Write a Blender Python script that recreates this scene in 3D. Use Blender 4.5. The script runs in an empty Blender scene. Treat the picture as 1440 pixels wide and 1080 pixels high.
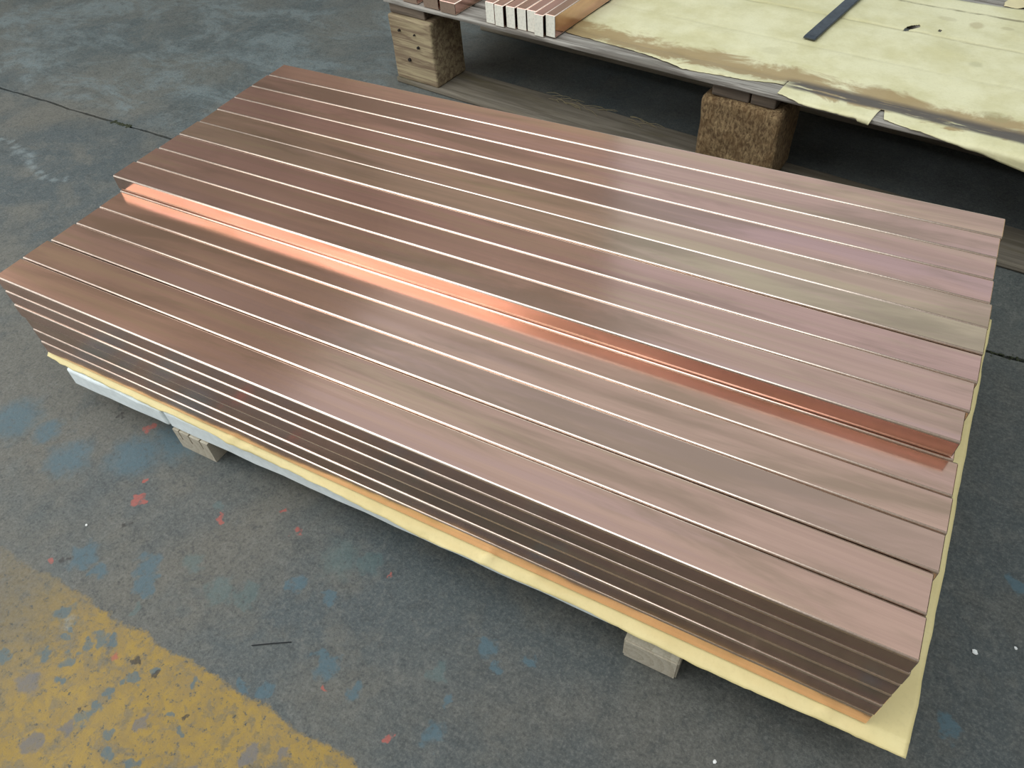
import bpy, bmesh, math, random
from mathutils import Vector, Matrix, noise as mnoise

random.seed(7)
sc = bpy.context.scene
col = sc.collection

# ------------------------------------------------------------------ units
S = 0.07                      # one bar width (unit u) in metres
GZ = -5.2                     # floor level in units
def W(x, y, z):               # stack units -> metres
    return Vector(((x - 13.0) * S, (y - 7.0) * S, (z - GZ) * S))
FO = (-2.45, 23.95)           # corner of the far pallet
FA = math.radians(-7.6)
FU = (math.cos(FA), math.sin(FA)); FV = (-FU[1], FU[0])
def F(u, v, z):               # far pallet units -> metres
    return W(FO[0] + FU[0] * u + FV[0] * v, FO[1] + FU[1] * u + FV[1] * v, z)

# ------------------------------------------------------------------ camera
cam = bpy.data.cameras.new('camera')
cam.sensor_fit = 'HORIZONTAL'; cam.sensor_width = 36.0
cam.lens = 36.0 * 1048.82 / 1440.0
cam.clip_start = 0.05; cam.clip_end = 200
cam_o = bpy.data.objects.new('camera', cam); col.objects.link(cam_o)
cp = W(22.98108, -7.80111, 13.77952)
Rm = Matrix(((0.88050614, -0.31648495, 0.35291107),
             (0.47069919, 0.67188782, -0.57184704),
             (-0.05613567, 0.66962978, 0.74057055)))
cam_o.matrix_world = Matrix.Translation(cp) @ Rm.to_4x4()
sc.camera = cam_o

# ------------------------------------------------------------------ world, sun, exposure
world = bpy.data.worlds.new('overcast_sky'); sc.world = world
world.use_nodes = True
bg = world.node_tree.nodes['Background']
bg.inputs['Color'].default_value = (0.86, 0.97, 1.0, 1)
bg.inputs['Strength'].default_value = 0.63
# daylight through the big open bay door, behind the photographer to the left
door_l = bpy.data.lights.new('bay_door_daylight', 'AREA'); door_l.shape = 'RECTANGLE'
door_l.size = 6.4; door_l.size_y = 4.2; door_l.energy = 133.0; door_l.color = (1.0, 0.98, 0.94)
door_o = bpy.data.objects.new('bay_door_daylight', door_l); col.objects.link(door_o)
door_o.location = (-3.7, -2.6, 2.4)
door_o.rotation_euler = Vector((0.82, 0.57, -0.12)).to_track_quat('-Z', 'Z').to_euler()
# unseen overhead area lamp, added to brighten the bar edges and floor
over_l = bpy.data.lights.new('overhead_edge_lamp', 'AREA'); over_l.shape = 'RECTANGLE'
over_l.size = 12.0; over_l.size_y = 4.4; over_l.energy = 330.0; over_l.color = (0.93, 0.98, 1.0)
over_o = bpy.data.objects.new('overhead_edge_lamp', over_l); col.objects.link(over_o)
over_o.location = (-1.6, -1.45, 4.9)
sc.view_settings.view_transform = 'Standard'
sc.view_settings.look = 'None'
sc.view_settings.gamma = 1.0
sc.view_settings.use_curve_mapping = False
sc.view_settings.exposure = 0.0

# ------------------------------------------------------------------ helpers
def link(name, me, mats, parent=None):
    o = bpy.data.objects.new(name, me); col.objects.link(o)
    if not isinstance(mats, (list, tuple)): mats = [mats]
    if len(me.materials) == 0:
        for m in mats: me.materials.append(m)
    if parent is not None: o.parent = parent
    return o
def tag(o, label=None, cat=None, group=None, kind=None):
    if label: o['label'] = label
    if cat: o['category'] = cat
    if group: o['group'] = group
    if kind: o['kind'] = kind
    return o
def empty(name, loc=(0, 0, 0), rz=0.0):
    o = bpy.data.objects.new(name, None); col.objects.link(o)
    o.empty_display_size = 0.1
    o.location = loc; o.rotation_euler = (0, 0, rz)
    return o
def box_mesh(name, sx, sy, sz, bev=0.004, segs=2, cuts=None, jitter=0.0, seed=0, freq=20.0):
    """box centred in x,y with its base at z=0"""
    bm = bmesh.new()
    bmesh.ops.create_cube(bm, size=1.0)
    for v in bm.verts:
        v.co = Vector((v.co.x * sx, v.co.y * sy, (v.co.z + 0.5) * sz))
    if bev > 0:
        bmesh.ops.bevel(bm, geom=list(bm.edges), offset=bev, segments=segs, profile=0.5, affect='EDGES')
    if cuts:
        for ax, n, L in ((0, cuts[0], sx), (1, cuts[1], sy), (2, cuts[2], sz)):
            for i in range(1, n):
                c = L * (i / n - (0.5 if ax < 2 else 0.0))
                co = [0, 0, 0]; co[ax] = c; no = [0, 0, 0]; no[ax] = 1
                bmesh.ops.bisect_plane(bm, geom=list(bm.verts) + list(bm.edges) + list(bm.faces), plane_co=co, plane_no=no)
    if jitter:
        off = Vector((seed * 3.7, seed * 1.3, seed * 2.1))
        for v in bm.verts:
            v.co += mnoise.noise_vector(v.co * freq + off) * jitter
    bm.normal_update()
    me = bpy.data.meshes.new(name); bm.to_mesh(me); bm.free()
    return me
def grid_mesh(name, P, keep=None, smooth=True, thick=0.0):
    """P[i][j] -> Vector grid"""
    nu, nv = len(P), len(P[0])
    verts = [tuple(P[i][j]) for i in range(nu) for j in range(nv)]
    faces = []
    for i in range(nu - 1):
        for j in range(nv - 1):
            if keep is None or keep(i, j):
                faces.append((i * nv + j, (i + 1) * nv + j, (i + 1) * nv + j + 1, i * nv + j + 1))
    me = bpy.data.meshes.new(name); me.from_pydata(verts, [], faces); me.update()
    bm = bmesh.new(); bm.from_mesh(me)
    bmesh.ops.delete(bm, geom=[v for v in bm.verts if not v.link_faces], context='VERTS')
    bmesh.ops.recalc_face_normals(bm, faces=list(bm.faces))
    if sum(f.normal.z for f in bm.faces) < 0:
        bmesh.ops.reverse_faces(bm, faces=list(bm.faces))
    if thick > 0:
        bmesh.ops.solidify(bm, geom=list(bm.faces), thickness=thick)
    for f in bm.faces: f.smooth = smooth
    bm.to_mesh(me); bm.free()
    return me
def interp(tab, x):
    if x <= tab[0][0]: return tab[0][1]
    for (a, b), (c, d) in zip(tab, tab[1:]):
        if x <= c:
            return b + (d - b) * (x - a) / max(1e-6, c - a)
    return tab[-1][1]
def n1(x, y=0.0, z=0.0): return mnoise.noise(Vector((x, y, z)))

# ------------------------------------------------------------------ material tools
class NT:
    def __init__(self, name):
        self.m = bpy.data.materials.new(name); self.m.use_nodes = True
        self.t = self.m.node_tree
        self.p = self.t.nodes['Principled BSDF']
    def n(self, typ, **kw):
        nd = self.t.nodes.new(typ)
        for k, v in kw.items(): setattr(nd, k, v)
        return nd
    def l(self, a, b): self.t.links.new(a, b)
    def coord(self, kind='Object'):
        return self.n('ShaderNodeTexCoord').outputs[kind]
    def mapping(self, vec, scale=(1, 1, 1), loc=(0, 0, 0), rot=(0, 0, 0)):
        m = self.n('ShaderNodeMapping'); self.l(vec, m.inputs['Vector'])
        m.inputs['Scale'].default_value = scale; m.inputs['Location'].default_value = loc
        m.inputs['Rotation'].default_value = rot
        return m.outputs[0]
    def noise(self, vec, scale=5, detail=4, rough=0.55, dist=0.0):
        t = self.n('ShaderNodeTexNoise'); self.l(vec, t.inputs['Vector'])
        t.inputs['Scale'].default_value = scale; t.inputs['Detail'].default_value = detail
        t.inputs['Roughness'].default_value = rough; t.inputs['Distortion'].default_value = dist
        return t.outputs['Fac']
    def ramp(self, fac, a, b, lo=0.0, hi=1.0):
        r = self.n('ShaderNodeMapRange', interpolation_type='SMOOTHSTEP')
        self.l(fac, r.inputs['Value'])
        r.inputs['From Min'].default_value = a; r.inputs['From Max'].default_value = b
        r.inputs['To Min'].default_value = lo; r.inputs['To Max'].default_value = hi
        return r.outputs[0]
    def math(self, op, a, b=None, c=None):
        m = self.n('ShaderNodeMath', operation=op)
        for i, x in enumerate((a, b, c)):
            if x is None: continue
            if isinstance(x, (int, float)): m.inputs[i].default_value = x
            else: self.l(x, m.inputs[i])
        return m.outputs[0]
    def mix(self, fac, a, b, blend='MIX'):
        m = self.n('ShaderNodeMix', data_type='RGBA', blend_type=blend)
        for sock, x in ((m.inputs[0], fac), (m.inputs[6], a), (m.inputs[7], b)):
            if isinstance(x, (int, float)): sock.default_value = x
            elif isinstance(x, tuple): sock.default_value = (*x, 1) if len(x) == 3 else x
            else: self.l(x, sock)
        return m.outputs[2]
    def bump(self, h, strength=0.3, dist=0.01):
        b = self.n('ShaderNodeBump'); self.l(h, b.inputs['Height'])
        b.inputs['Strength'].default_value = strength; b.inputs['Distance'].default_value = dist
        self.l(b.outputs[0], self.p.inputs['Normal'])
    def set(self, **kw):
        for k, v in kw.items():
            s = self.p.inputs[k.replace('_', ' ')]
            if isinstance(v, (int, float)): s.default_value = v
            elif isinstance(v, tuple): s.default_value = (*v, 1) if len(v) == 3 else v
            else: self.l(v, s)
        return self.m
    def vadd(self, a, b):
        m = self.n('ShaderNodeVectorMath', operation='ADD'); self.l(a, m.inputs[0]); self.l(b, m.inputs[1]); return m.outputs[0]

def m_copper():
    k = NT('copper'); oi = k.n('ShaderNodeObjectInfo'); c = k.coord()
    rv = k.n('ShaderNodeVectorMath', operation='MULTIPLY_ADD')
    k.l(oi.outputs['Random'], rv.inputs[0]); rv.inputs[1].default_value = (37.0, 91.0, 53.0)
    k.l(c, rv.inputs[2]); v = rv.outputs[0]
    streak = k.noise(k.mapping(v, (0.9, 60, 60)), 1.0, 5, 0.6)
    fine = k.noise(k.mapping(v, (2.5, 420, 420)), 1.0, 3, 0.6)
    cloud = k.noise(k.mapping(v, (1.5, 8, 8)), 1.0, 5, 0.6, 0.5)
    base = k.mix(k.ramp(streak, 0.35, 0.68), (0.88, 0.565, 0.470), (0.76, 0.485, 0.405))
    hue = k.noise(k.mapping(v, (1.1, 16, 16), (9, 4, 2)), 1.0, 4, 0.6, 0.4)
    base = k.mix(k.math('MULTIPLY', k.ramp(hue, 0.48, 0.36), 0.55), base, (0.82, 0.60, 0.42))
    base = k.mix(k.math('MULTIPLY', k.ramp(hue, 0.52, 0.64), 0.55), base, (0.80, 0.52, 0.49))
    base = k.mix(k.math('MULTIPLY', k.ramp(cloud, 0.45, 0.64), 0.70), base, (0.50, 0.35, 0.265))
    base = k.mix(k.math('MULTIPLY', k.ramp(fine, 0.50, 0.85), 0.35), base, (0.62, 0.40, 0.33))
    base = k.mix(1.0, base, oi.outputs['Color'], 'MULTIPLY')
    rough = k.math('ADD', k.math('MULTIPLY', streak, 0.16), k.math('ADD', k.math('MULTIPLY', cloud, 0.08), 0.04))
    k.bump(fine, 0.05, 0.0006)
    return k.set(Base_Color=base, Metallic=1.0, Roughness=rough)
def m_cut(name, colr, rough, metal):
    k = NT(name); c = k.coord()
    f = k.noise(k.mapping(c, (1, 1, 1)), 160, 4, 0.6)
    s = k.noise(k.mapping(c, (1, 20, 140)), 1.5, 3, 0.6)
    base = k.mix(k.ramp(f, 0.35, 0.75), colr, tuple(x * 0.82 for x in colr))
    base = k.mix(k.ramp(s, 0.55, 0.8, 0, 0.4), base, tuple(min(1, x * 1.25) for x in colr))
    k.bump(f, 0.15, 0.001)
    return k.set(Base_Color=base, Metallic=metal, Roughness=rough)
def m_wood(name, light, dark, axis=0, scale=1.0, weather=None, rough=0.8, bumps=0.4):
    k = NT(name); oi = k.n('ShaderNodeObjectInfo'); c = k.coord()
    rv = k.n('ShaderNodeVectorMath', operation='MULTIPLY_ADD')
    k.l(oi.outputs['Random'], rv.inputs[0]); rv.inputs[1].default_value = (13.0, 7.0, 17.0); k.l(c, rv.inputs[2])
    sc3 = [55 * scale] * 3; sc3[axis] = 3.0 * scale
    g = k.noise(k.mapping(rv.outputs[0], tuple(sc3)), 1.0, 6, 0.65, 0.6)
    sc4 = [14 * scale] * 3; sc4[axis] = 1.5 * scale
    b = k.noise(k.mapping(rv.outputs[0], tuple(sc4)), 1.0, 4, 0.6, 1.2)
    base = k.mix(k.ramp(g, 0.38, 0.62), light, dark)
    base = k.mix(k.ramp(b, 0.45, 0.75, 0, 0.75), base, weather or tuple(x * 0.55 for x in dark))
    k.bump(g, bumps, 0.004)
    return k.set(Base_Color=base, Roughness=rough)
def m_endgrain(name, light, dark, cx=0.0, cz=0.0):
    k = NT(name); c = k.coord()
    w = k.n('ShaderNodeTexWave', wave_type='RINGS', rings_direction='Y', wave_profile='SAW')
    k.l(k.mapping(c, (1, 1, 1.25), (cx, 0, cz)), w.inputs['Vector'])
    w.inputs['Scale'].default_value = 16; w.inputs['Distortion'].default_value = 2.2
    w.inputs['Detail'].default_value = 3; w.inputs['Detail Scale'].default_value = 1.4
    f = k.noise(c, 220, 4, 0.7)
    base = k.mix(k.ramp(w.outputs['Fac'], 0.0, 1.0), light, dark)
    base = k.mix(k.ramp(f, 0.35, 0.7, 0, 0.5), base, tuple(min(1, x * 1.3) for x in light))
    k.bump(f, 0.3, 0.002)
    return k.set(Base_Color=base, Roughness=0.85)
def m_chip():
    k = NT('pressed_wood'); c = k.coord()
    f = k.noise(k.mapping(c, (1, 1, 0.45)), 130, 5, 0.7, 0.5)
    b = k.noise(c, 16, 3)
    base = k.mix(k.ramp(f, 0.35, 0.68), (0.10, 0.055, 0.022), (0.38, 0.26, 0.13))
    base = k.mix(k.ramp(b, 0.45, 0.7, 0, 0.5), base, (0.16, 0.085, 0.03))
    k.bump(f, 0.9, 0.006)
    return k.set(Base_Color=base, Roughness=0.9)
def m_paper(name, a, b, stained=False):
    k = NT(name); c = k.coord()
    f = k.noise(c, 6, 6, 0.65); g = k.noise(c, 130, 3, 0.6)
    base = k.mix(k.ramp(f, 0.35, 0.7), a, b)
    base = k.mix(k.ramp(g, 0.45, 0.8, 0, 0.25), base, tuple(x * 0.8 for x in b))
    if stained:
        sp = k.n('ShaderNodeSeparateXYZ'); k.l(c, sp.inputs[0])
        un = k.n('ShaderNodeMath', operation='DIVIDE'); k.l(sp.outputs[0], un.inputs[0]); un.inputs[1].default_value = S
        vn = k.n('ShaderNodeMath', operation='DIVIDE'); k.l(sp.outputs[1], vn.inputs[0]); vn.inputs[1].default_value = S
        u, v = un.outputs[0], vn.outputs[0]
        n2 = k.noise(k.mapping(c, (1.0, 1.6, 1)), 6.5, 5, 0.65, 0.6)
        n3 = k.noise(k.mapping(c, (3.0, 24, 1)), 2.2, 5, 0.7, 0.3)
        # brown damp stain along the front edge of the sheet
        vv = k.math('ADD', v, k.math('MULTIPLY', k.math('SUBTRACT', n2, 0.5), 3.4))
        band = k.math('MULTIPLY', k.ramp(vv, 0.65, 1.1), k.ramp(vv, 2.6, 1.9))
        base = k.mix(k.math('MULTIPLY', band, 0.80), base, (0.31, 0.19, 0.07))
        # black grime along the plank joint
        ud = k.ramp(u, 20.4, 21.4)
        gr = k.math('MULTIPLY', k.math('MULTIPLY', k.ramp(v, 0.70, 0.95), k.ramp(v, 1.85, 1.45)), k.ramp(n3, 0.30, 0.46))
        gr = k.math('MULTIPLY', gr, k.math('ADD', k.math('MULTIPLY', ud, 0.82), 0.14))
        base = k.mix(gr, base, (0.085, 0.07, 0.06))
        # dirt and crease shading painted dark in the folds over the plank joints
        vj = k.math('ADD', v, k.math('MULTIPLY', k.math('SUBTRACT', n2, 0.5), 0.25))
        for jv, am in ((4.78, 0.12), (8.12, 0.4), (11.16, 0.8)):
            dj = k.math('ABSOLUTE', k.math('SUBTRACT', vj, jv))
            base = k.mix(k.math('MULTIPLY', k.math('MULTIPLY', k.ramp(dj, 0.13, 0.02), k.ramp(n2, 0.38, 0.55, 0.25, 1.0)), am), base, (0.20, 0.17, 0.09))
        for (su, sv, ru, rv, am, cc) in ((25.75, 9.95, 0.36, 0.42, .45, (0.36, 0.27, 0.12)), (24.55, 10.05, 0.45, 0.22, .3, (0.42, 0.36, 0.2)),
                                         (26.9, 10.15, 0.3, 0.2, .35, (0.36, 0.3, 0.16)), (26.6, 6.2, 0.3, 0.35, .3, (0.38, 0.36, 0.2)),
                                         (28.2, 2.35, 0.5, 0.4, .4, (0.34, 0.3, 0.14)), (19.2, 3.6, .5, .4, .2, (0.42, 0.38, 0.22))):
            dx = k.math('DIVIDE', k.math('SUBTRACT', u, su), ru); dy = k.math('DIVIDE', k.math('SUBTRACT', v, sv), rv)
            d = k.math('SQRT', k.math('ADD', k.math('MULTIPLY', dx, dx), k.math('MULTIPLY', dy, dy)))
            d = k.math('ADD', d, k.math('MULTIPLY', k.math('SUBTRACT', n2, 0.5), 1.0))
            base = k.mix(k.ramp(d, 1.15, 0.6, 0, am), base, cc)
    k.bump(k.noise(c, 40, 4, 0.6), 0.12, 0.003)
    return k.set(Base_Color=base, Roughness=0.55)
def m_plain(name, colr, rough=0.6, metal=0.0, var=0.15, scale=40, bump=0.1):
    k = NT(name); c = k.coord()
    f = k.noise(c, scale, 5, 0.6)
    base = k.mix(k.ramp(f, 0.3, 0.72), colr, tuple(x * (1 - var) for x in colr))
    k.bump(f, bump, 0.002)
    return k.set(Base_Color=base, Roughness=rough, Metallic=metal)

# paint drips on the floor: (x, y, radius) in stack units
BLUE = [(-0.92, -1.97, 1.15), (2.24, -2.31, 0.95), (0.6, -1.8, .6), (5.06, 0.0, 1.25), (4.2, -1.2, 1.1), (8.24, -4.53, 0.3), (5.71, -4.58, 0.5), (6.5, -4.7, .3), (6.64, -6.06, 0.30),
        (7.9, -6.35, 0.2), (8.25, -6.12, 0.24), (8.6, -5.95, 0.2), (7.93, -6.94, 0.24), (7.24, -7.14, 0.22), (8.24, -5.7, 0.0), (11.37, -5.84, 0.13), (12.08, -2.51, 0.3),
        (13.11, -2.29, 0.24), (14.25, -3.93, 0.38), (13.9, -3.75, .25), (15.32, -4.13, 0.27), (17.59, -4.08, 0.34), (17.71, -1.59, 0.34), (18.23, -1.95, 0.2),
        (18.86, -1.39, 0.21), (13.23, -5.1, 0.24), (7.7, -3.95, 0.42), (8.0, -4.3, .3), (17.45, -3.3, 0.2), (10.77, -8.18, 0.17), (9.6, -7.1, .15),
        (7.3, -6.5, .16), (9.9, -6.5, .15), (12.6, -5.3, .18), (26.6, -2.0, .25), (28.4, 1.6, .3), (29.5, 6.3, .28),
        (7.19, -6.18, 0.13), (8.05, -6.51, 0.15), (8.12, -7.43, 0.15), (9.71, -6.63, 0.12), (9.76, -6.43, 0.15), (10.23, -6.03, 0.14), (11.4, -6.7, 0.14),
        (11.95, -6.88, 0.12), (10.39, -7.84, 0.14), (11.41, -8.02, 0.21), (9.45, -7.82, 0.2), (9.55, -7.57, 0.17), (6.19, -7.69, 0.24)]
GREY = [(9.29, -8.15, 0.25), (8.79, -8.91, 0.3), (13.85, -6.49, 0.27), (10.9, -7.2, .22), (14.6, -6.1, .2), (7.4, -7.9, .4), (12.9, -7.6, .3)]
RED = [(3.74, -0.13, 0.19), (5.61, -2.41, 0.24), (5.75, -2.3, .18), (5.34, -1.8, 0.13), (8.49, -1.75, 0.18), (16.61, -4.58, 0.15), (10.96, -1.11, 0.17),
       (4.93, -5.22, 0.13), (8.91, -6.29, 0.14), (14.43, -4.39, 0.09), (10.11, -0.68, 0.11), (14.2, -1.05, .08)]
TEAL = [(8.2, -1.44, 0.17), (8.79, -3.26, 0.4), (8.45, -5.05, 0.2), (12.67, -1.21, 0.7), (10.2, -3.6, .55), (11.0, -3.3, .4), (13.5, -1.0, .4), (16.9, -2.7, .3)]
PITS = [(2.4, -0.1, .12), (5.2, -4.95, .1), (10.3, -6.15, .13), (9.6, -6.05, .12), (11.8, -6.6, .1), (9.2, -7.6, .1), (6.0, -3.3, .1)]
CHALK = [(-18.7, 10.6, .34), (-18.0, 10.75, .3), (-17.3, 10.45, .34), (-16.6, 10.2, .48), (-15.8, 10.2, .5), (-15.2, 9.85, .42), (-14.6, 9.5, .38), (-13.9, 9.25, .34),
         (-13.3, 9.07, .34), (-12.6, 9.08, .3), (-12.1, 9.4, .28), (7.0, -6.2, .22)]
def m_floor():
    k = NT('concrete_floor'); c = k.coord()
    sp = k.n('ShaderNodeSeparateXYZ'); k.l(c, sp.inputs[0])
    x = k.math('ADD', k.math('DIVIDE', sp.outputs[0], S), 13.0)
    y = k.math('ADD', k.math('DIVIDE', sp.outputs[1], S), 7.0)
    big = k.noise(c, 1.3, 5, 0.6, 0.5); mid = k.noise(c, 5.5, 7, 0.7, 0.4)
    fine = k.noise(c, 75, 7, 0.8); grit = k.noise(c, 170, 5, 0.8); mot = k.noise(c, 26, 6, 0.7, 0.8)
    base = k.mix(k.ramp(big, 0.40, 0.60), (0.168, 0.158, 0.134), (0.088, 0.112, 0.122))
    base = k.mix(k.ramp(mid, 0.46, 0.66, 0, 0.7), base, (0.195, 0.185, 0.160))
    base = k.mix(k.ramp(mid, 0.46, 0.32, 0, 0.6), base, (0.085, 0.108, 0.112))
    # right of the stack the slab is darker
    right_dark = k.math('MULTIPLY', k.ramp(k.math('ADD', x, k.math('MULTIPLY', big, 6.0)), 15.0, 27.0), 0.55)
    base = k.mix(right_dark, base, (0.075, 0.082, 0.080))
    # worn pale scuffs on the far slab, next to the joint
    pale = k.math('MULTIPLY', k.ramp(k.noise(k.mapping(c, (1, 1.6, 1), (3, 1, 0)), 2.6, 9, 0.78, 0.5), 0.45, 0.62), k.ramp(y, 14.4, 16.0))
    pale = k.math('MULTIPLY', pale, k.ramp(x, 4.0, -6.0))
    base = k.mix(k.math('MULTIPLY', pale, 0.85), base, (0.27, 0.33, 0.35))
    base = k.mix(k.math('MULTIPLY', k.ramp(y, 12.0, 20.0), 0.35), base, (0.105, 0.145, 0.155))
    base = k.mix(k.math('MULTIPLY', k.ramp(mot, 0.50, 0.68), 0.34), base, (0.24, 0.235, 0.215))
    base = k.mix(k.math('MULTIPLY', k.ramp(mot, 0.48, 0.34), 0.50), base, (0.06, 0.07, 0.072))
    base = k.mix(k.math('MULTIPLY', k.ramp(fine, 0.50, 0.68), 0.38), base, (0.27, 0.265, 0.25))
    base = k.mix(k.math('MULTIPLY', k.ramp(fine, 0.48, 0.34), 0.62), base, (0.04, 0.046, 0.048))
    base = k.mix(k.math('MULTIPLY', k.ramp(grit, 0.51, 0.62), 0.32), base, (0.30, 0.295, 0.275))
    base = k.mix(k.math('MULTIPLY', k.ramp(grit, 0.48, 0.37), 0.50), base, (0.035, 0.04, 0.042))
    # yellow lane marking, worn
    dist = k.math('MULTIPLY', k.math('SUBTRACT', k.noise(c, 14, 8, 0.75), 0.5), 0.9)
    yy = k.math('ADD', y, dist)
    band = k.math('MULTIPLY', k.ramp(yy, -5.42, -5.55), k.ramp(yy, -10.6, -10.0))
    wear = k.ramp(k.noise(k.mapping(c, (1, 1, 1), (5, 2, 0)), 5.0, 10, 0.78, 0.4), 0.66, 0.52)
    wear2 = k.ramp(k.noise(k.mapping(c, (1, 1, 1), (1, 7, 0)), 30.0, 8, 0.75, 0.4), 0.60, 0.50)
    wear = k.math('MULTIPLY', k.math('MULTIPLY', wear, k.math('ADD', k.math('MULTIPLY', wear2, 0.45), 0.55)), k.ramp(fine, 0.36, 0.46))
    wear = k.math('MULTIPLY', wear, k.ramp(k.math('ADD', x, k.math('MULTIPLY', dist, 2.5)), 4.0, 8.8, 0.22, 1.0))
    ycol = k.mix(k.ramp(mot, 0.35, 0.65), (0.50, 0.315, 0.05), (0.38, 0.25, 0.07))
    base = k.mix(k.math('MULTIPLY', k.math('MULTIPLY', band, wear), 0.92), base, ycol)
    wob = k.n('ShaderNodeTexNoise'); k.l(c, wob.inputs['Vector']); wob.inputs['Scale'].default_value = 38; wob.inputs['Detail'].default_value = 6
    wx = k.n('ShaderNodeSeparateXYZ'); k.l(wob.outputs['Color'], wx.inputs[0])
    xw = k.math('ADD', x, k.math('MULTIPLY', k.math('SUBTRACT', wx.outputs[0], 0.5), 0.9))
    yw = k.math('ADD', y, k.math('MULTIPLY', k.math('SUBTRACT', wx.outputs[1], 0.5), 0.9))
    xy = k.n('ShaderNodeCombineXYZ'); k.l(xw, xy.inputs[0]); k.l(yw, xy.inputs[1])
    def spots(lst, colr, amt, b0, soft=0.55):
        acc = None
        for (sx, sy, r) in lst:
            if r <= 0: continue
            d = k.n('ShaderNodeVectorMath', operation='DISTANCE'); k.l(xy.outputs[0], d.inputs[0]); d.inputs[1].default_value = (sx, sy, 0)
            s = k.ramp(d.outputs['Value'], r * 1.05, r * soft) if r < 0.6 else k.ramp(d.outputs['Value'], r * 1.1, r * 0.35)
            acc = s if acc is None else k.math('MAXIMUM', acc, s)
        acc = k.math('MULTIPLY', acc, k.ramp(fine, 0.36, 0.50, 0.35, 1.0))
        return k.mix(k.math('MULTIPLY', acc, amt), b0, colr)
    base = k.mix(1.0, base, (0.69, 0.685, 0.665), 'MULTIPLY')
    base = spots(TEAL, (0.08, 0.135, 0.135), 0.45, base)
    base = spots(BLUE, (0.062, 0.118, 0.148), 0.72, base)
    base = spots(CHALK, (0.32, 0.38, 0.39), 0.34, base, 0.0)
    base = spots(RED, (0.36, 0.085, 0.065), 0.8, base)
    base = spots(GREY, (0.13, 0.125, 0.13), 0.8, base)
    base = spots(PITS, (0.03, 0.025, 0.022), 0.85, base)
    h = k.math('ADD', k.math('MULTIPLY', fine, 0.7), k.math('MULTIPLY', grit, 0.3))
    k.bump(h, 0.55, 0.006)
    r = k.ramp(mid, 0.3, 0.7, 0.5, 0.72)
    return k.set(Base_Color=base, Roughness=r)

M = {}
M['copper'] = m_copper()
M['edge'] = m_cut('burnished_highlight_edge', (0.99, 0.79, 0.67), 0.28, 1.0)  # burnished edge metal, colour paled to whiten the highlight lines
M['cut_bright'] = m_cut('saw_cut_copper', (0.92, 0.88, 0.76), 0.55, 0.1)
M['cut_dull'] = m_cut('dull_copper_end', (0.34, 0.24, 0.18), 0.5, 0.6)
M['paper'] = m_paper('yellow_paper', (0.75, 0.635, 0.32), (0.69, 0.57, 0.27))
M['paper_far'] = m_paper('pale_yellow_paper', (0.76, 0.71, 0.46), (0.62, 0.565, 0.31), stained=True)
M['paper_scrap'] = m_paper('scrap_paper', (0.74, 0.64, 0.38), (0.66, 0.56, 0.3))
M['white'] = m_plain('white_foam', (0.86, 0.92, 0.93), 0.75, 0, 0.10, 60, 0.3)
M['bearer'] = m_endgrain('bearer_wood', (0.50, 0.45, 0.36), (0.40, 0.345, 0.26), 0.03, -0.03)
M['plank'] = m_wood('weathered_plank', (0.38, 0.35, 0.31), (0.15, 0.13, 0.11), 0, 1.2, (0.20, 0.18, 0.15))
M['runner'] = m_wood('runner_wood', (0.20, 0.17, 0.13), (0.12, 0.10, 0.075), 0, 0.8, (0.08, 0.06, 0.02))
M['block'] = m_wood('block_wood', (0.40, 0.32, 0.19), (0.19, 0.13, 0.08), 0, 1.3, (0.12, 0.07, 0.035))
M['stringer'] = m_wood('stringer_wood', (0.20, 0.15, 0.11), (0.10, 0.075, 0.055), 0, 1.0)
M['chip'] = m_chip()
M['steel'] = m_plain('dark_steel', (0.10, 0.115, 0.14), 0.42, 0.85, 0.35, 60, 0.1)
M['floor'] = m_floor()
M['dirt'] = m_plain('joint_dirt', (0.018, 0.02, 0.018), 0.95, 0, 0.4, 120, 0.6)
M['moss'] = m_plain('moss', (0.03, 0.036, 0.014), 0.95, 0, 0.5, 200, 0.5)
M['straw'] = m_plain('straw', (0.30, 0.25, 0.14), 0.8)
M['chalk'] = m_plain('white_crumb', (0.8, 0.8, 0.78), 0.8)
M['wire'] = m_plain('dark_wire', (0.03, 0.035, 0.04), 0.5, 0.6)
M['hole'] = m_plain('nail_hole', (0.015, 0.01, 0.008), 0.9)
M['wall'] = m_plain('added_wall', (0.80, 0.72, 0.65), 0.9, 0, 0.1, 3, 0.1)
M['wall_dark'] = m_plain('added_dark_wall', (0.30, 0.27, 0.24), 0.9, 0, 0.1, 3, 0.1)
M['door'] = m_plain('added_roller_door', (0.66, 0.59, 0.53), 0.6, 0, 0.15, 4, 0.05)

# ------------------------------------------------------------------ floor: two slabs and the joint between them
def joint_y(x):
    return interp([(-60, 15.6), (-24, 14.70), (-14, 14.42), (-8, 14.36), (10, 14.6), (28, 15.1), (40, 15.4), (80, 16.0)], x)
XS = [-110 + 0.5 * i for i in range(0, int(220 / 0.5) + 1)]
def slab(name, near):
    P = []
    for x in XS:
        c = joint_y(x)
        w = 0.07 + 0.04 * n1(x * 0.9, 3.1) + 0.03 * n1(x * 3.1, 7.7)
        e = c + 0.10 * n1(x * 0.45, 11.3) + 0.05 * n1(x * 1.7, 2.3)
        if near:
            P.append([W(x, -95, GZ), W(x, e - w - 0.02, GZ), W(x, e - w, GZ - 0.02), W(x, e - w, GZ - 0.9)])
        else:
            P.append([W(x, e + w, GZ - 0.9), W(x, e + w, GZ - 0.02), W(x, e + w + 0.02, GZ), W(x, 150, GZ)])
    return grid_mesh(name, P, smooth=False)
floor_me = bpy.data.meshes.new('floor')
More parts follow.
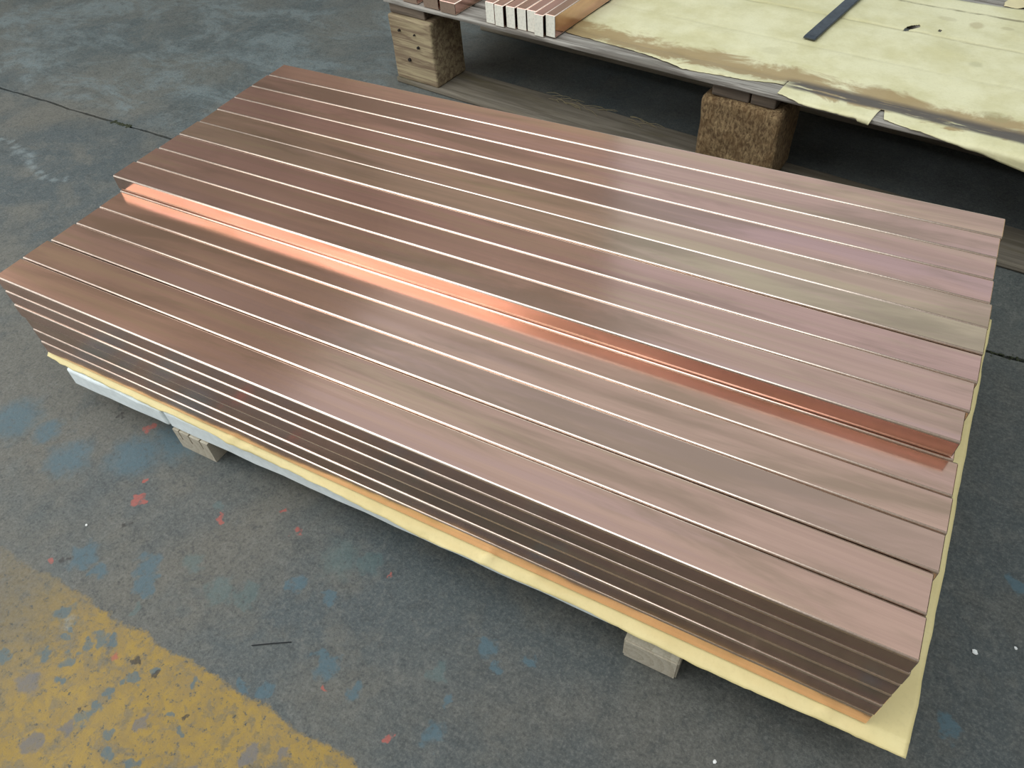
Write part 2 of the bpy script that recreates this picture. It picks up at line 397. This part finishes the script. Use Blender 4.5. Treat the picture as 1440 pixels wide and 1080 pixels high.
fv = [W(-110, -95, GZ - 0.8), W(110, -95, GZ - 0.8), W(110, 150, GZ - 0.8), W(-110, 150, GZ - 0.8)]
floor_me.from_pydata([tuple(v) for v in fv], [], [(0, 1, 2, 3)])
floor = tag(link('floor', floor_me, M['dirt']), 'stained grey concrete workshop floor with a worn yellow lane marking', 'floor', kind='structure')
link('slab', slab('slab', True), M['floor'], floor)
link('slab', slab('slab', False), M['floor'], floor)

# unseen walls and a roller door, added to shape reflections and stop light
def wall_piece(name, x0, x1, z0, z1, y0, y1, mat):
    a, b = W(x0, y0, z0), W(x1, y1, z1)
    me = box_mesh(name, b.x - a.x, b.y - a.y, b.z - a.z, 0.0)
    o = link(name, me, mat); o.location = ((a.x + b.x) / 2, (a.y + b.y) / 2, a.z)
    return o
WX = -57.0
wb = wall_piece('added_wall_left', WX - 3, WX, GZ, 82, 15, 83, M['wall'])
tag(wb, 'unseen grey-brown wall left of the pallets, added to shape the copper reflections', 'wall', kind='structure')
wk = wall_piece('added_wall_back', WX, -12, GZ, 82, 80, 83, M['wall'])
tag(wk, 'unseen grey-brown wall behind the pallets, added to darken the copper reflections', 'wall', kind='structure')
wf = wall_piece('added_wall_front', 4, 100, GZ, 80, -64, -61, M['wall_dark'])  # added dark wall, dims the right end of the step and the front face
tag(wf, 'unseen dark wall behind the camera, added to dim the step and front face', 'wall', kind='structure')
wr = wall_piece('added_wall_right', 80, 83, GZ, 80, -60, 120, M['wall_dark'])  # added dark wall, cuts the light coming from the right
tag(wr, 'unseen dark wall far to the right of the pallets, added to block light', 'wall', kind='structure')
DY0, DY1, DZ1 = 20, 66, 48
rd = empty('added_door', W(WX, (DY0 + DY1) / 2, GZ)); tag(rd, 'unseen wide roller door on the added left wall, shaping the copper reflections', 'door', kind='structure')
nsl = 16
sl_me = box_mesh('added_door_slat', 1.2 * S, (DY1 - DY0) * S, (DZ1 - GZ) / nsl * S - 0.01, 0.01, 1)
for i in range(nsl):
    d = link('added_door_slat', sl_me, M['door'], rd); d.location = (0.6 * S + 0.002, 0, (DZ1 - GZ) / nsl * S * i)

# ------------------------------------------------------------------ copper bars
def bar_mesh(name, L, w, h, r, mats, seg=4):
    """rounded rectangular bar along x, origin at the middle of its base"""
    prof = []
    for (cx, cz, a0) in ((w / 2 - r, h - r, 0), (-w / 2 + r, h - r, 90), (-w / 2 + r, r, 180), (w / 2 - r, r, 270)):
        for i in range(seg + 1):
            a = math.radians(a0 + 90.0 * i / seg)
            prof.append((cx + r * math.cos(a), cz + r * math.sin(a)))
    n = len(prof); c = 0.0012
    bm = bmesh.new(); rings = []
    for (x, sh) in ((-L / 2, c), (-L / 2 + c, 0), (L / 2 - c, 0), (L / 2, c)):
        ring = []
        for (py, pz) in prof:
            ring.append(bm.verts.new((x, py * (1 - 2 * sh / w), h / 2 + (pz - h / 2) * (1 - 2 * sh / h))))
        rings.append(ring)
    for a, b in zip(rings, rings[1:]):
        for i in range(n):
            j = (i + 1) % n
            f = bm.faces.new((a[i], a[j], b[j], b[i]))
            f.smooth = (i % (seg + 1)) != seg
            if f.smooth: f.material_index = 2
    f0 = bm.faces.new(list(reversed(rings[0]))); f1 = bm.faces.new(rings[-1])
    f0.material_index = f1.material_index = 1
    bmesh.ops.recalc_face_normals(bm, faces=list(bm.faces))
    me = bpy.data.meshes.new(name); bm.to_mesh(me); bm.free()
    for m in mats: me.materials.append(m)
    return me
BL, BW, BH = 26.32, 0.982, 0.545
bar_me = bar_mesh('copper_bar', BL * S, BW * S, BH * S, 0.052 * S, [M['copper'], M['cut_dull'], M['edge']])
LAY = 0.548                       # layer pitch
STEP = 0.0                        # top of the lower level in units
def put_bar(x_c, y_c, z_top, rz, tint, label, group):
    o = bpy.data.objects.new('copper_bar', bar_me); col.objects.link(o)
    o.location = W(x_c, y_c, z_top - BH); o.rotation_euler = (0, 0, rz)
    o.color = (*tint, 1)
    return tag(o, label, 'copper bar', group)
G_UP = 'copper bars of the raised top layer'
G_LO = 'copper bars of the lower top layer'
G_FR = 'copper bars stacked in the front face'
G_HID = 'bars buried inside the copper stack'
# raised layer, far to near: centre y, x shift, tint
UP = [(13.425, 0.02, (1.0, 0.98, 0.96), 'copper bar at the far edge of raised layer, nearest the wooden pallet'),
      (12.435, -0.02, (0.97, 0.95, 0.97), 'second copper bar from the far edge of the raised layer'),
      (11.445, -0.02, (0.98, 0.95, 0.98), 'third copper bar from the far edge of the raised layer'),
      (10.462, 0.0, (0.97, 0.94, 0.99), 'mauve copper bar, fourth from far edge, behind pale golden bars'),
      (9.476, 0.05, (0.98, 1.04, 0.99), 'farther of the two pale golden copper bars in the raised layer'),
      (8.490, 0.03, (0.97, 1.07, 1.02), 'nearer of the two pale golden copper bars in the raised layer'),
      (7.492, 0.02, (0.96, 0.93, 0.98), 'mauve copper bar just in front of the two pale golden bars'),
      (6.502, -0.03, (0.96, 0.95, 0.96), 'copper bar second from the step in the raised layer'),
      (5.515, -0.11, (0.97, 0.96, 0.95), 'copper bar forming the orange-lit step of the raised layer')]
for (y, dx, t, lb) in UP:
    put_bar(BL / 2 + dx, y, LAY + (0.028 if 'nearer of the two' in lb else 0.004), random.uniform(-0.0004, 0.0004), t, lb, G_UP)
LO = [(4.475, 0.05, (1.02, 0.98, 0.92), 'copper bar lying directly at the foot of the step'),
      (3.487, 0.07, (0.98, 0.97, 0.92), 'second copper bar in front of the step'),
      (2.497, 0.05, (0.97, 0.97, 0.95), 'middle of the five lower copper bars, third before the step'),
      (1.487, -0.03, (0.98, 0.96, 0.92), 'second copper bar from the front edge of the stack'),
      (0.485, -0.02, (1.0, 0.97, 0.92), 'nearest copper bar on top, along the front edge of the stack')]
for (y, dx, t, lb) in LO:
    put_bar(BL / 2 + dx, y, STEP, random.uniform(-0.0003, 0.0003), t, lb, G_LO)
put_bar(BL / 2 - 0.05, 5.462, STEP, 0.0, (1, .97, .94), 'copper bar under the step with only a thin front edge showing', G_LO)
for i in range(8):
    put_bar(BL / 2 + random.uniform(-.05, .05), 6.455 + 0.990 * i, STEP, 0.0, (1, .97, .94), 'copper bar hidden inside the big stack under other bars', G_HID)
FRONT = [(-0.012, 0.0008, 'front copper bar one layer below the nearest top bar'),
         (-0.030, 0.0020, 'front copper bar in the third layer from the top of the stack'),
         (-0.004, 0.0003, 'front copper bar in the fourth layer, with a faint upper edge'),
         (-0.028, -0.0003, 'front copper bar second from the bottom of the stack'),
         (-0.040, 0.0006, 'lowest front copper bar, resting on the yellow paper')]
for l, (dy, rz, lb) in enumerate(FRONT):
    zt = STEP - LAY * (l + 1)
    put_bar(BL / 2 + random.uniform(-.015, .015), 0.485 + dy, zt, rz, (0.97, 0.95, 0.92), lb, G_FR)
    for c in range(1, 14):
        put_bar(BL / 2 + random.uniform(-.06, .06), 0.49 + 0.996 * c, zt, 0.0, (1, .97, .94), 'copper bar hidden inside the big stack under other bars', G_HID)

# ------------------------------------------------------------------ yellow paper under the stack
ZP = STEP - LAY * 5 - BH - 0.03        # top of the paper
FE = [(-0.2, -0.10), (0.6, -.17), (3, -.2), (5, -.2), (7.6, -.19), (8.2, -.28), (8.5, -.24), (10.5, -.22), (12.5, -.28), (15.6, -.38), (17.0, -.35), (18, -.35),
      (19.5, -.29), (20.6, -.34), (23, -.39), (24.6, -.37), (26.4, -.31), (27.4, -.30)]
xs = []
x = -0.12
while x < 26.3: xs.append(x); x += 0.14
xs += [26.3 + 0.09 * i for i in range(11)]
rows_f = [0.0, 0.12, 0.24, 0.36, 0.48, 0.6, 0.7, 0.8, 0.9, 1.0]     # front overhang from edge to the stack
rows_y = [0.25 + 0.3 * i for i in range(48)]
P = []
def crease(x, c, w): return max(0.0, 1.0 - abs(x - c) / w)
for x in xs:
    colp = []
    fe = interp(FE, x) + 0.02 * n1(x * 2.3, 4.4) + 0.012 * n1(x * 9, 1.4)
    for t in rows_f:
        y = fe * (1 - t) + 0.06 * t
        k = 1 - t
        z = ZP - 0.10 * k * k + 0.05 * k * n1(x * 1.1, t * 2.0, 5.5) + 0.03 * k * n1(x * 4.0, t * 2, 1.5)
        for (cx, ww, am) in ((8.3, .25, .10), (9.0, .2, .06), (17.1, .22, .12), (18.4, .25, .06), (3.9, .2, .04), (25.5, .22, .08)):
            z += am * crease(x, cx, ww) * math.sin(math.pi * min(1, k))
        colp.append([x, y, z])
    for y in rows_y: colp.append([x, y, ZP])
    P.append(colp)
rx0 = 26.46
for i, colp in enumerate(P):
    for q in colp:
        if q[0] > rx0:
            s = (q[0] - 26.3) / 0.9
            xe = 27.20 + 0.05 * n1(q[1] * 0.5, 8.8) + 0.025 * n1(q[1] * 1.7, 2.2) + 0.014 * q[1]
            q[0] = 26.3 + s * (xe - 26.3)
            q[2] += s * s * (0.02 + 0.09 * n1(q[1] * 0.6, 6.1) + 0.10 * crease(q[1], 1.0, 0.8)) - (0.03 * s if q[1] < 0 else 0)
P = [[W(*q) for q in colp] for colp in P]
pm = grid_mesh('paper_sheet', P, thick=0.0012)
paper = tag(link('paper_sheet', pm, M['paper']), 'yellow kraft paper sheet spread beneath the big copper stack', 'paper')

# ------------------------------------------------------------------ near pallet: white boards on wooden bearers
ZB1 = ZP - 0.17; ZB0 = -4.25
near = empty('pallet', W(13.5, 7, GZ))
tag(near, 'low white-boarded pallet on wooden bearers under the copper stack', 'pallet')
def near_child(name, me, mat, x, y, z, rz=0.0):
    o = link(name, me, mat, near)
    p = W(x, y, z) - near.location
    o.location = p; o.rotation_euler = (0, 0, rz)
    return o
def board(x0, x1):
    L = (x1 - x0); D = 14.2
    me = box_mesh('deck_board', L * S, D * S, (ZB1 - ZB0) * S, 0.006, 2, (max(2, int(L * 2)), 2, 2), 0.0022, x0, 14.0)
    rz = 0.012
    xm = (x0 + x1) / 2
    yf = -0.25 + 0.013 * (xm - 0.8)
    near_child('deck_board', me, M['white'], xm, yf + D / 2, ZB0, rz)
board(0.78, 5.20)
board(5.24, 26.55)
def bearer(xc, w, yf, kerf=False):
    z0, z1 = GZ, ZB0 - 0.03
    h = z1 - z0
    bm = bmesh.new()
    if kerf:
        pts = [(-w / 2, 0), (w / 2, 0), (w / 2, h)]
        for cx in (0.42, -0.05, -0.48):
            k = 0.028
            pts += [(cx + k, h), (cx + k, h * 0.52), (cx - k, h * 0.52), (cx - k, h)]
        pts += [(-w / 2, h)]
    else:
        pts = [(-w / 2, 0), (w / 2, 0), (w / 2, h), (-w / 2, h)]
    D = 14.4
    def section(y0, y1, pp):
        a = [bm.verts.new((px * S, y0 * S, pz * S)) for px, pz in pp]
        b = [bm.verts.new((px * S, y1 * S, pz * S)) for px, pz in pp]
        bm.faces.new(a); bm.faces.new(list(reversed(b)))
        for i in range(len(pp)):
            j = (i + 1) % len(pp); bm.faces.new((a[j], a[i], b[i], b[j]))
    if kerf:
        section(0, 0.18, pts)
        section(0.18, D, [(-w / 2, 0), (w / 2, 0), (w / 2, h), (-w / 2, h)])
    else:
        section(0, D, pts)
    bmesh.ops.recalc_face_normals(bm, faces=list(bm.faces))
    if not kerf:
        bmesh.ops.bevel(bm, geom=list(bm.edges), offset=0.003, segments=2, affect='EDGES')
    bmesh.ops.triangulate(bm, faces=[f for f in bm.faces if len(f.verts) > 4])
    me = bpy.data.meshes.new('bearer'); bm.to_mesh(me); bm.free()
    near_child('bearer', me, M['bearer'], xc, yf, GZ)
bearer(6.15, 1.50, -0.22, True)
bearer(21.62, 1.42, -0.20)

# ------------------------------------------------------------------ far pallet
ZD = -0.83; TD = 0.20; ZS = -1.55; ZR = GZ + 0.30
far = empty('pallet', F(0, 0, GZ), FA)
tag(far, 'weathered wooden block pallet behind the copper stack, covered with stained paper', 'pallet')
def far_child(name, me, mat, u, v, z, rz=0.0, parent=None):
    o = link(name, me, mat, parent or far)
    o.location = (u * S, v * S, (z - GZ) * S); o.rotation_euler = (0, 0, rz)
    return o
ULEN = 46.0
for i, (v0, v1) in enumerate(((0.10, 1.42), (1.62, 4.7), (4.86, 8.05), (8.80, 11.1), (11.26, 12.7), (12.86, 15.6))):
    me = box_mesh('deck_plank', ULEN * S, (v1 - v0) * S, TD * S, 0.004, 2, (40, 2, 1), 0.0010, i + 1, 6.0)
    far_child('deck_plank', me, M['plank'], ULEN / 2 - 0.05, (v0 + v1) / 2, ZD - TD)
ST = [(0.12, 2.5), (18.1, 19.74), (19.80, 20.85), (43.3, 45.8)]
for i, (u0, u1) in enumerate(ST):
    me = box_mesh('stringer', (u1 - u0) * S, 15.2 * S, (ZD - TD - ZS) * S - 0.002, 0.004, 2, (2, 8, 1), 0.002, i + 20, 7.0)
    far_child('stringer', me, M['stringer'], (u0 + u1) / 2, 0.30 + 7.6, ZS)
for k, v0 in enumerate((0.05, 7.6, 13.0)):
    me = box_mesh('runner', ULEN * S, 2.5 * S, (ZR - GZ) * S, 0.006, 2, (30, 2, 1), 0.003, k + 30, 5.0)
    far_child('runner', me, M['runner'], ULEN / 2, v0 + 1.25, GZ)
def wood_block(u0, u1, v0, v1, mat, seed, rough=0.003, cham=0.012):
    me = box_mesh('block', (u1 - u0) * S, (v1 - v0) * S, (ZS - ZR) * S - 0.001, cham, 3, (10, 8, 10), rough, seed, 16.0)
    o = far_child('block', me, mat, (u0 + u1) / 2, (v0 + v1) / 2, ZR)
    return o
b1 = wood_block(0.10, 3.0, 0.08, 2.5, M['block'], 41, 0.0022, 0.008)
for (hu, hz, rr) in ((0.72, 2.65, .075), (1.9, 1.98, .085), (1.15, 1.2, .105), (1.75, 2.6, .055)):
    bm = bmesh.new(); bmesh.ops.create_cone(bm, cap_ends=True, segments=10, radius1=rr * S, radius2=rr * S * .8, depth=0.012)
    me = bpy.data.meshes.new('nail_hole'); bm.to_mesh(me); bm.free()
    h = link('nail_hole', me, M['hole'], b1); h.rotation_euler = (math.pi / 2, 0, 0)
    h.location = ((hu - 1.45) * S, -1.21 * S - 0.0005, hz * S)
wood_block(17.75, 21.25, 0.15, 2.6, M['chip'], 52, 0.005, 0.016)
wood_block(43.0, 45.9, 0.1, 2.5, M['block'], 43)
for j, v0 in enumerate((7.65, 13.05)):
    for i, (a, b) in enumerate(((0.1, 3.0), (17.75, 21.2), (43.0, 45.9))):
        wood_block(a, b, v0, v0 + 2.4, M['block'], 60 + 3 * j + i)

# stained pale paper over the far deck
VF = [(10.45, 1.05), (10.7, 0.97), (12.1, 0.92), (14.4, 0.80), (15.6, .55), (16.7, 0.31), (17.9, 0.47), (19.1, 0.62), (20.4, 0.96), (20.78, 1.0)]
VF2 = [(20.80, 0.24), (22.0, -0.12), (22.8, -.12), (23.24, -0.11), (23.7, -.22), (24.0, -0.20), (24.08, -.33), (24.50, -0.40), (24.58, 0.85), (24.72, 0.85), (24.90, 0.20), (25.5, 0.10),
       (26.3, 0.02), (27.3, -0.16), (28.4, -0.40), (29.8, -0.80), (31, -1.05), (46, -1.2)]
us = []
u = 10.45
while u < 45.5:
    us.append(u)
    u += 0.04 if (20.7 < u < 21.0 or 23.9 < u < 25.0 or 23.1 < u < 23.9) else 0.11
vt = [0, .06, .12, .2, .28, .36, .44, .52, .6, .68, .76, .84, .92, 1.0]
vrows = []
v = 1.5
while v < 12.35:
    vrows.append(v); v += 0.06 if 7.7 < v < 9.0 else 0.16
vrows.append(12.34)
def paper_z(u, v):
    z = ZD + 0.022
    z += 0.07 * max(0, n1(u * 0.35, v * 0.5, 1.0)) + 0.045 * max(0, n1(u * 0.9, v * 1.1, 4.0)) + 0.012 * max(0, n1(u * 3, v * 3, 2.0))
    for vs, d in ((1.5, 0.04), (4.78, 0.03), (8.12, 0.05), (11.18, 0.07)):
        z -= d * math.exp(-((v - vs - 0.08 * n1(u * .4, vs)) / 0.08) ** 2)
    z += 0.06 * math.exp(-((v - 11.3) / 0.08) ** 2)
    return z
P = []
for u in us:
    flap = u > 20.79
    vf = interp(VF2 if flap else VF, u) + (0.035 * n1(u * 3.1, 2.0) + 0.03 * n1(u * 9.0, 5.0))
    c = []
    for t in vt:
        s = vf + (1.42 - vf) * t                    # arc position measured as flat distance
        v0 = 0.02
        if s >= v0:
            vv = s
            z = paper_z(u, s) + 0.05 * math.sin(min(1, max(0, (1.3 - s) / 1.2)) * math.pi) * (0.6 + n1(u * 0.9, 3.3)) * (1 if flap else .6)
        else:
            a = (v0 - s)
            vv = v0 - 0.07 * min(1, a / 0.12) - 0.03 * a + 0.03 * n1(u * 1.2, a * 2, 7.0)
            z = paper_z(u, v0) - 0.56 * a
        c.append(Vector((u * S, vv * S, (z - GZ) * S)))
    for v in vrows:
        c.append(Vector((u * S, v * S, (paper_z(u, v) - GZ) * S)))
    P.append(c)
nvt = len(vt)
def keep(i, j):
    u = (us[i] + us[min(i + 1, len(us) - 1)]) / 2
    if us[i] <= 20.79 < us[min(i + 1, len(us) - 1)] and j < nvt - 1: return False
    if j >= nvt:
        v = (vrows[j - nvt] + vrows[min(j - nvt + 1, len(vrows) - 1)]) / 2
        # leaf-shaped tear
        a = (v - 7.95) / 0.95
        if 0 < a < 1:
            cu = 23.22 + 0.48 * a; hw = 0.20 * math.sin(math.pi * a ** 1.4)
            if abs(u - cu) < hw: return False
        if (u - 24.58) ** 2 / 0.004 + (v - 8.7) ** 2 / 0.02 < 1: return False
    return True
fpm = grid_mesh('paper_sheet', P, keep, thick=0.0012)
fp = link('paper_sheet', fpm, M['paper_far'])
fp.location = F(0, 0, GZ); fp.rotation_euler = (0, 0, FA)
tag(fp, 'pale stained paper with torn drooping edge covering the wooden pallet behind', 'paper')

# crumpled paper scrap on the bare rear plank
P = []
for i in range(34):
    u = 26.22 + i * 0.12
    row = []
    for j in range(22):
        v = 12.5 + j * 0.13
        uu = u + (0.12 * n1(v * 2.2, 1.1) if i == 0 else 0)
        lift = 0.14 * abs(n1(u * 1.3, v * 1.1, 9.0)) + (0.12 * max(0, 1 - abs(u - 27.4) / 0.6) * max(0, 1 - j / 4))
        row.append(F(uu, v + (0.18 * max(0, 1 - abs(u - 27.3) / 0.5) if j == 0 else 0), ZD + 0.03 + lift))
    P.append(row)
tag(link('paper_scrap', grid_mesh('paper_scrap', P, thick=0.0012), M['paper_scrap']), 'cream paper scrap on the bare rear plank at the top right', 'paper')

# bars lying flat at the left end of the far pallet, bars on edge in a row, flat steel strip
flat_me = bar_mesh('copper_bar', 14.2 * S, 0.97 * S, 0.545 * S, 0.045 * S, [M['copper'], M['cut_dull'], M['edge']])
for (u, v, lb) in ((1.72, 0.24, 'flat copper bar at the left end of the wooden pallet, cut by the frame'),
                   (3.13, 0.20, 'middle of three flat copper bars with dull brown ends on the pallet'),
                   (4.27, 0.12, 'flat copper bar with dull end, nearest the row of bright-ended bars')):
    o = bpy.data.objects.new('copper_bar', flat_me); col.objects.link(o)
    o.location = F(u, v + 7.1, ZD + 0.02); o.rotation_euler = (0, 0, FA + math.pi / 2)
    o.color = (0.9, 0.86, 0.84, 1)
    tag(o, lb, 'copper bar', 'flat bars on the wooden pallet')
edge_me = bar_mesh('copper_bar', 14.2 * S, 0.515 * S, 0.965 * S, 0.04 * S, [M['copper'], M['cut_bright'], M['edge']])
EB = [(6.82, .17, 'bright-ended copper bar at the left end of the row on edge'),
      (7.40, .10, 'second bright-ended copper bar from the left in the row on edge'),
      (7.985, .20, 'third bright-ended copper bar from the left in the row on edge'),
      (8.56, .27, 'middle of the seven bright-ended copper bars standing on edge'),
      (9.10, .30, 'third bright-ended copper bar from the right in the row on edge'),
      (9.63, .08, 'second bright-ended copper bar from the right, sticking out slightly'),
      (10.20, .18, 'rightmost bright-ended copper bar on edge, beside the pale paper')]
for i, (u, v, lb) in enumerate(EB):
    o = bpy.data.objects.new('copper_bar', edge_me); col.objects.link(o)
    o.location = F(u, v + 7.1, ZD + 0.02 + (0.05 if u > 10 else 0)); o.rotation_euler = (0, 0, FA + math.pi / 2)
    o.color = (0.92, 0.88, 0.88, 1)
    tag(o, lb, 'copper bar', 'copper bars standing on edge with bright saw-cut ends')
bm = bmesh.new()
wv = 0.27
prof = [(-wv, 0), (wv, 0), (wv, 0.07), (wv - .03, 0.10), (-wv + .03, 0.10), (-wv, 0.07)]
rings = []
for (y, zs) in ((0, 0.5), (0.10, 0.85), (0.2, 1.0), (9.6, 1.0)):
    rings.append([bm.verts.new((px * S, y * S, pz * zs * S)) for px, pz in prof])
for a, b in zip(rings, rings[1:]):
    for i in range(6):
        j = (i + 1) % 6; bm.faces.new((a[i], a[j], b[j], b[i]))
bm.faces.new(rings[0]); bm.faces.new(list(reversed(rings[-1])))
bmesh.ops.recalc_face_normals(bm, faces=list(bm.faces))
me = bpy.data.meshes.new('steel_strip'); bm.to_mesh(me); bm.free()
st = link('steel_strip', me, M['steel']); st.location = F(20.17, 5.2, ZD + 0.10); st.rotation_euler = (0, 0, FA - 0.045)
tag(st, 'dark flat steel strip lying on the pale stained paper', 'steel strip')

# ------------------------------------------------------------------ small things
def tube(pts, r, sides=5):
    bm = bmesh.new(); prev = None
    for i, p in enumerate(pts):
        d = (pts[min(i + 1, len(pts) - 1)] - pts[max(i - 1, 0)]).normalized()
        a = d.orthogonal().normalized(); b = d.cross(a)
        ring = [bm.verts.new(p + a * r * math.cos(6.2832 * k / sides) + b * r * math.sin(6.2832 * k / sides)) for k in range(sides)]
        if prev:
            for k in range(sides):
                bm.faces.new((prev[k], prev[(k + 1) % sides], ring[(k + 1) % sides], ring[k]))
        else: bm.faces.new(list(reversed(ring)))
        prev = ring
    bm.faces.new(prev)
    return bm
# straw wisps on the runner
bm = bmesh.new()
for i in range(26):
    u0 = random.uniform(8.2, 14.5); v0 = 2.35 + random.uniform(-0.35, 0.2)
    a = random.uniform(-0.7, 0.7); L = random.uniform(0.5, 1.3)
    pts = []
    for k in range(5):
        s = k / 4 * L
        pts.append(F(u0 + s * math.cos(a), v0 + s * math.sin(a) * 0.5, ZR + 0.03 + 0.10 * math.sin(k / 4 * 3.1) * random.uniform(.4, 1)))
    b = tube(pts, 0.0007, 4); mt = bpy.data.meshes.new('tmp'); b.to_mesh(mt); b.free(); bm.from_mesh(mt); bpy.data.meshes.remove(mt)
me = bpy.data.meshes.new('straw'); bm.to_mesh(me); bm.free()
tag(link('straw', me, M['straw']), 'loose straw wisps on the ground runner of wooden pallet', 'straw', kind='stuff')
# moss in the floor joint
def moss(x0, x1, n, label, amp):
    bm = bmesh.new()
    for i in range(n):
        x = random.uniform(x0, x1); y = joint_y(x) + random.gauss(0, 0.07)
        t = bmesh.ops.create_icosphere(bm, subdivisions=1, radius=random.uniform(0.025, 0.07) * S * amp)
        for v in t['verts']: v.co = Vector((v.co.x * 1.4, v.co.y, v.co.z * 0.7)) + W(x, y, GZ - 0.02)
    me = bpy.data.meshes.new('moss'); bm.to_mesh(me); bm.free()
    tag(link('moss', me, M['moss']), label, 'moss', kind='stuff')
moss(-14.4, -13.1, 80, 'dark moss clump in the floor joint left of the stack', 1.3)
moss(27.0, 31.5, 130, 'dark moss line in the floor joint right of the stack', 0.7)
# crumbs and wire offcut
def crumb(x, y, r, label, seed):
    bm = bmesh.new(); bmesh.ops.create_icosphere(bm, subdivisions=2, radius=r * S)
    for v in bm.verts:
        v.co += mnoise.noise_vector(v.co * 300 + Vector((seed, 0, 0))) * r * S * 0.5
        v.co.z = v.co.z * 0.5
    zmin = min(v.co.z for v in bm.verts)
    for v in bm.verts: v.co.z -= zmin
    me = bpy.data.meshes.new('chalk_crumb'); bm.to_mesh(me); bm.free()
    o = link('chalk_crumb', me, M['chalk']); o.location = W(x, y, GZ)
    tag(o, label, 'crumb', 'white crumbs on the floor')
crumb(28.71, 3.80, 0.07, 'white crumb on the dark floor right of the stack corner', 1)
crumb(29.59, 4.37, 0.04, 'tiny white speck nearest the right edge of the floor', 2)
crumb(23.79, -1.58, 0.045, 'white speck on the floor below the front wooden foot', 3)
crumb(4.93, -3.80, 0.04, 'small white speck on the floor left of the blue paint spots', 4)
p0, p1 = W(12.08, -4.39, GZ), W(12.98, -3.83, GZ)
pts = [p0.lerp(p1, t) + Vector((0, 0, 0.0012 + 0.001 * math.sin(t * 3))) for t in (0, .25, .5, .75, 1)]
bm = tube(pts, 0.0010, 6)
me = bpy.data.meshes.new('wire_offcut'); bm.to_mesh(me); bm.free()
tag(link('wire_offcut', me, M['wire']), 'thin dark wire offcut on the floor near the yellow lane edge', 'wire')
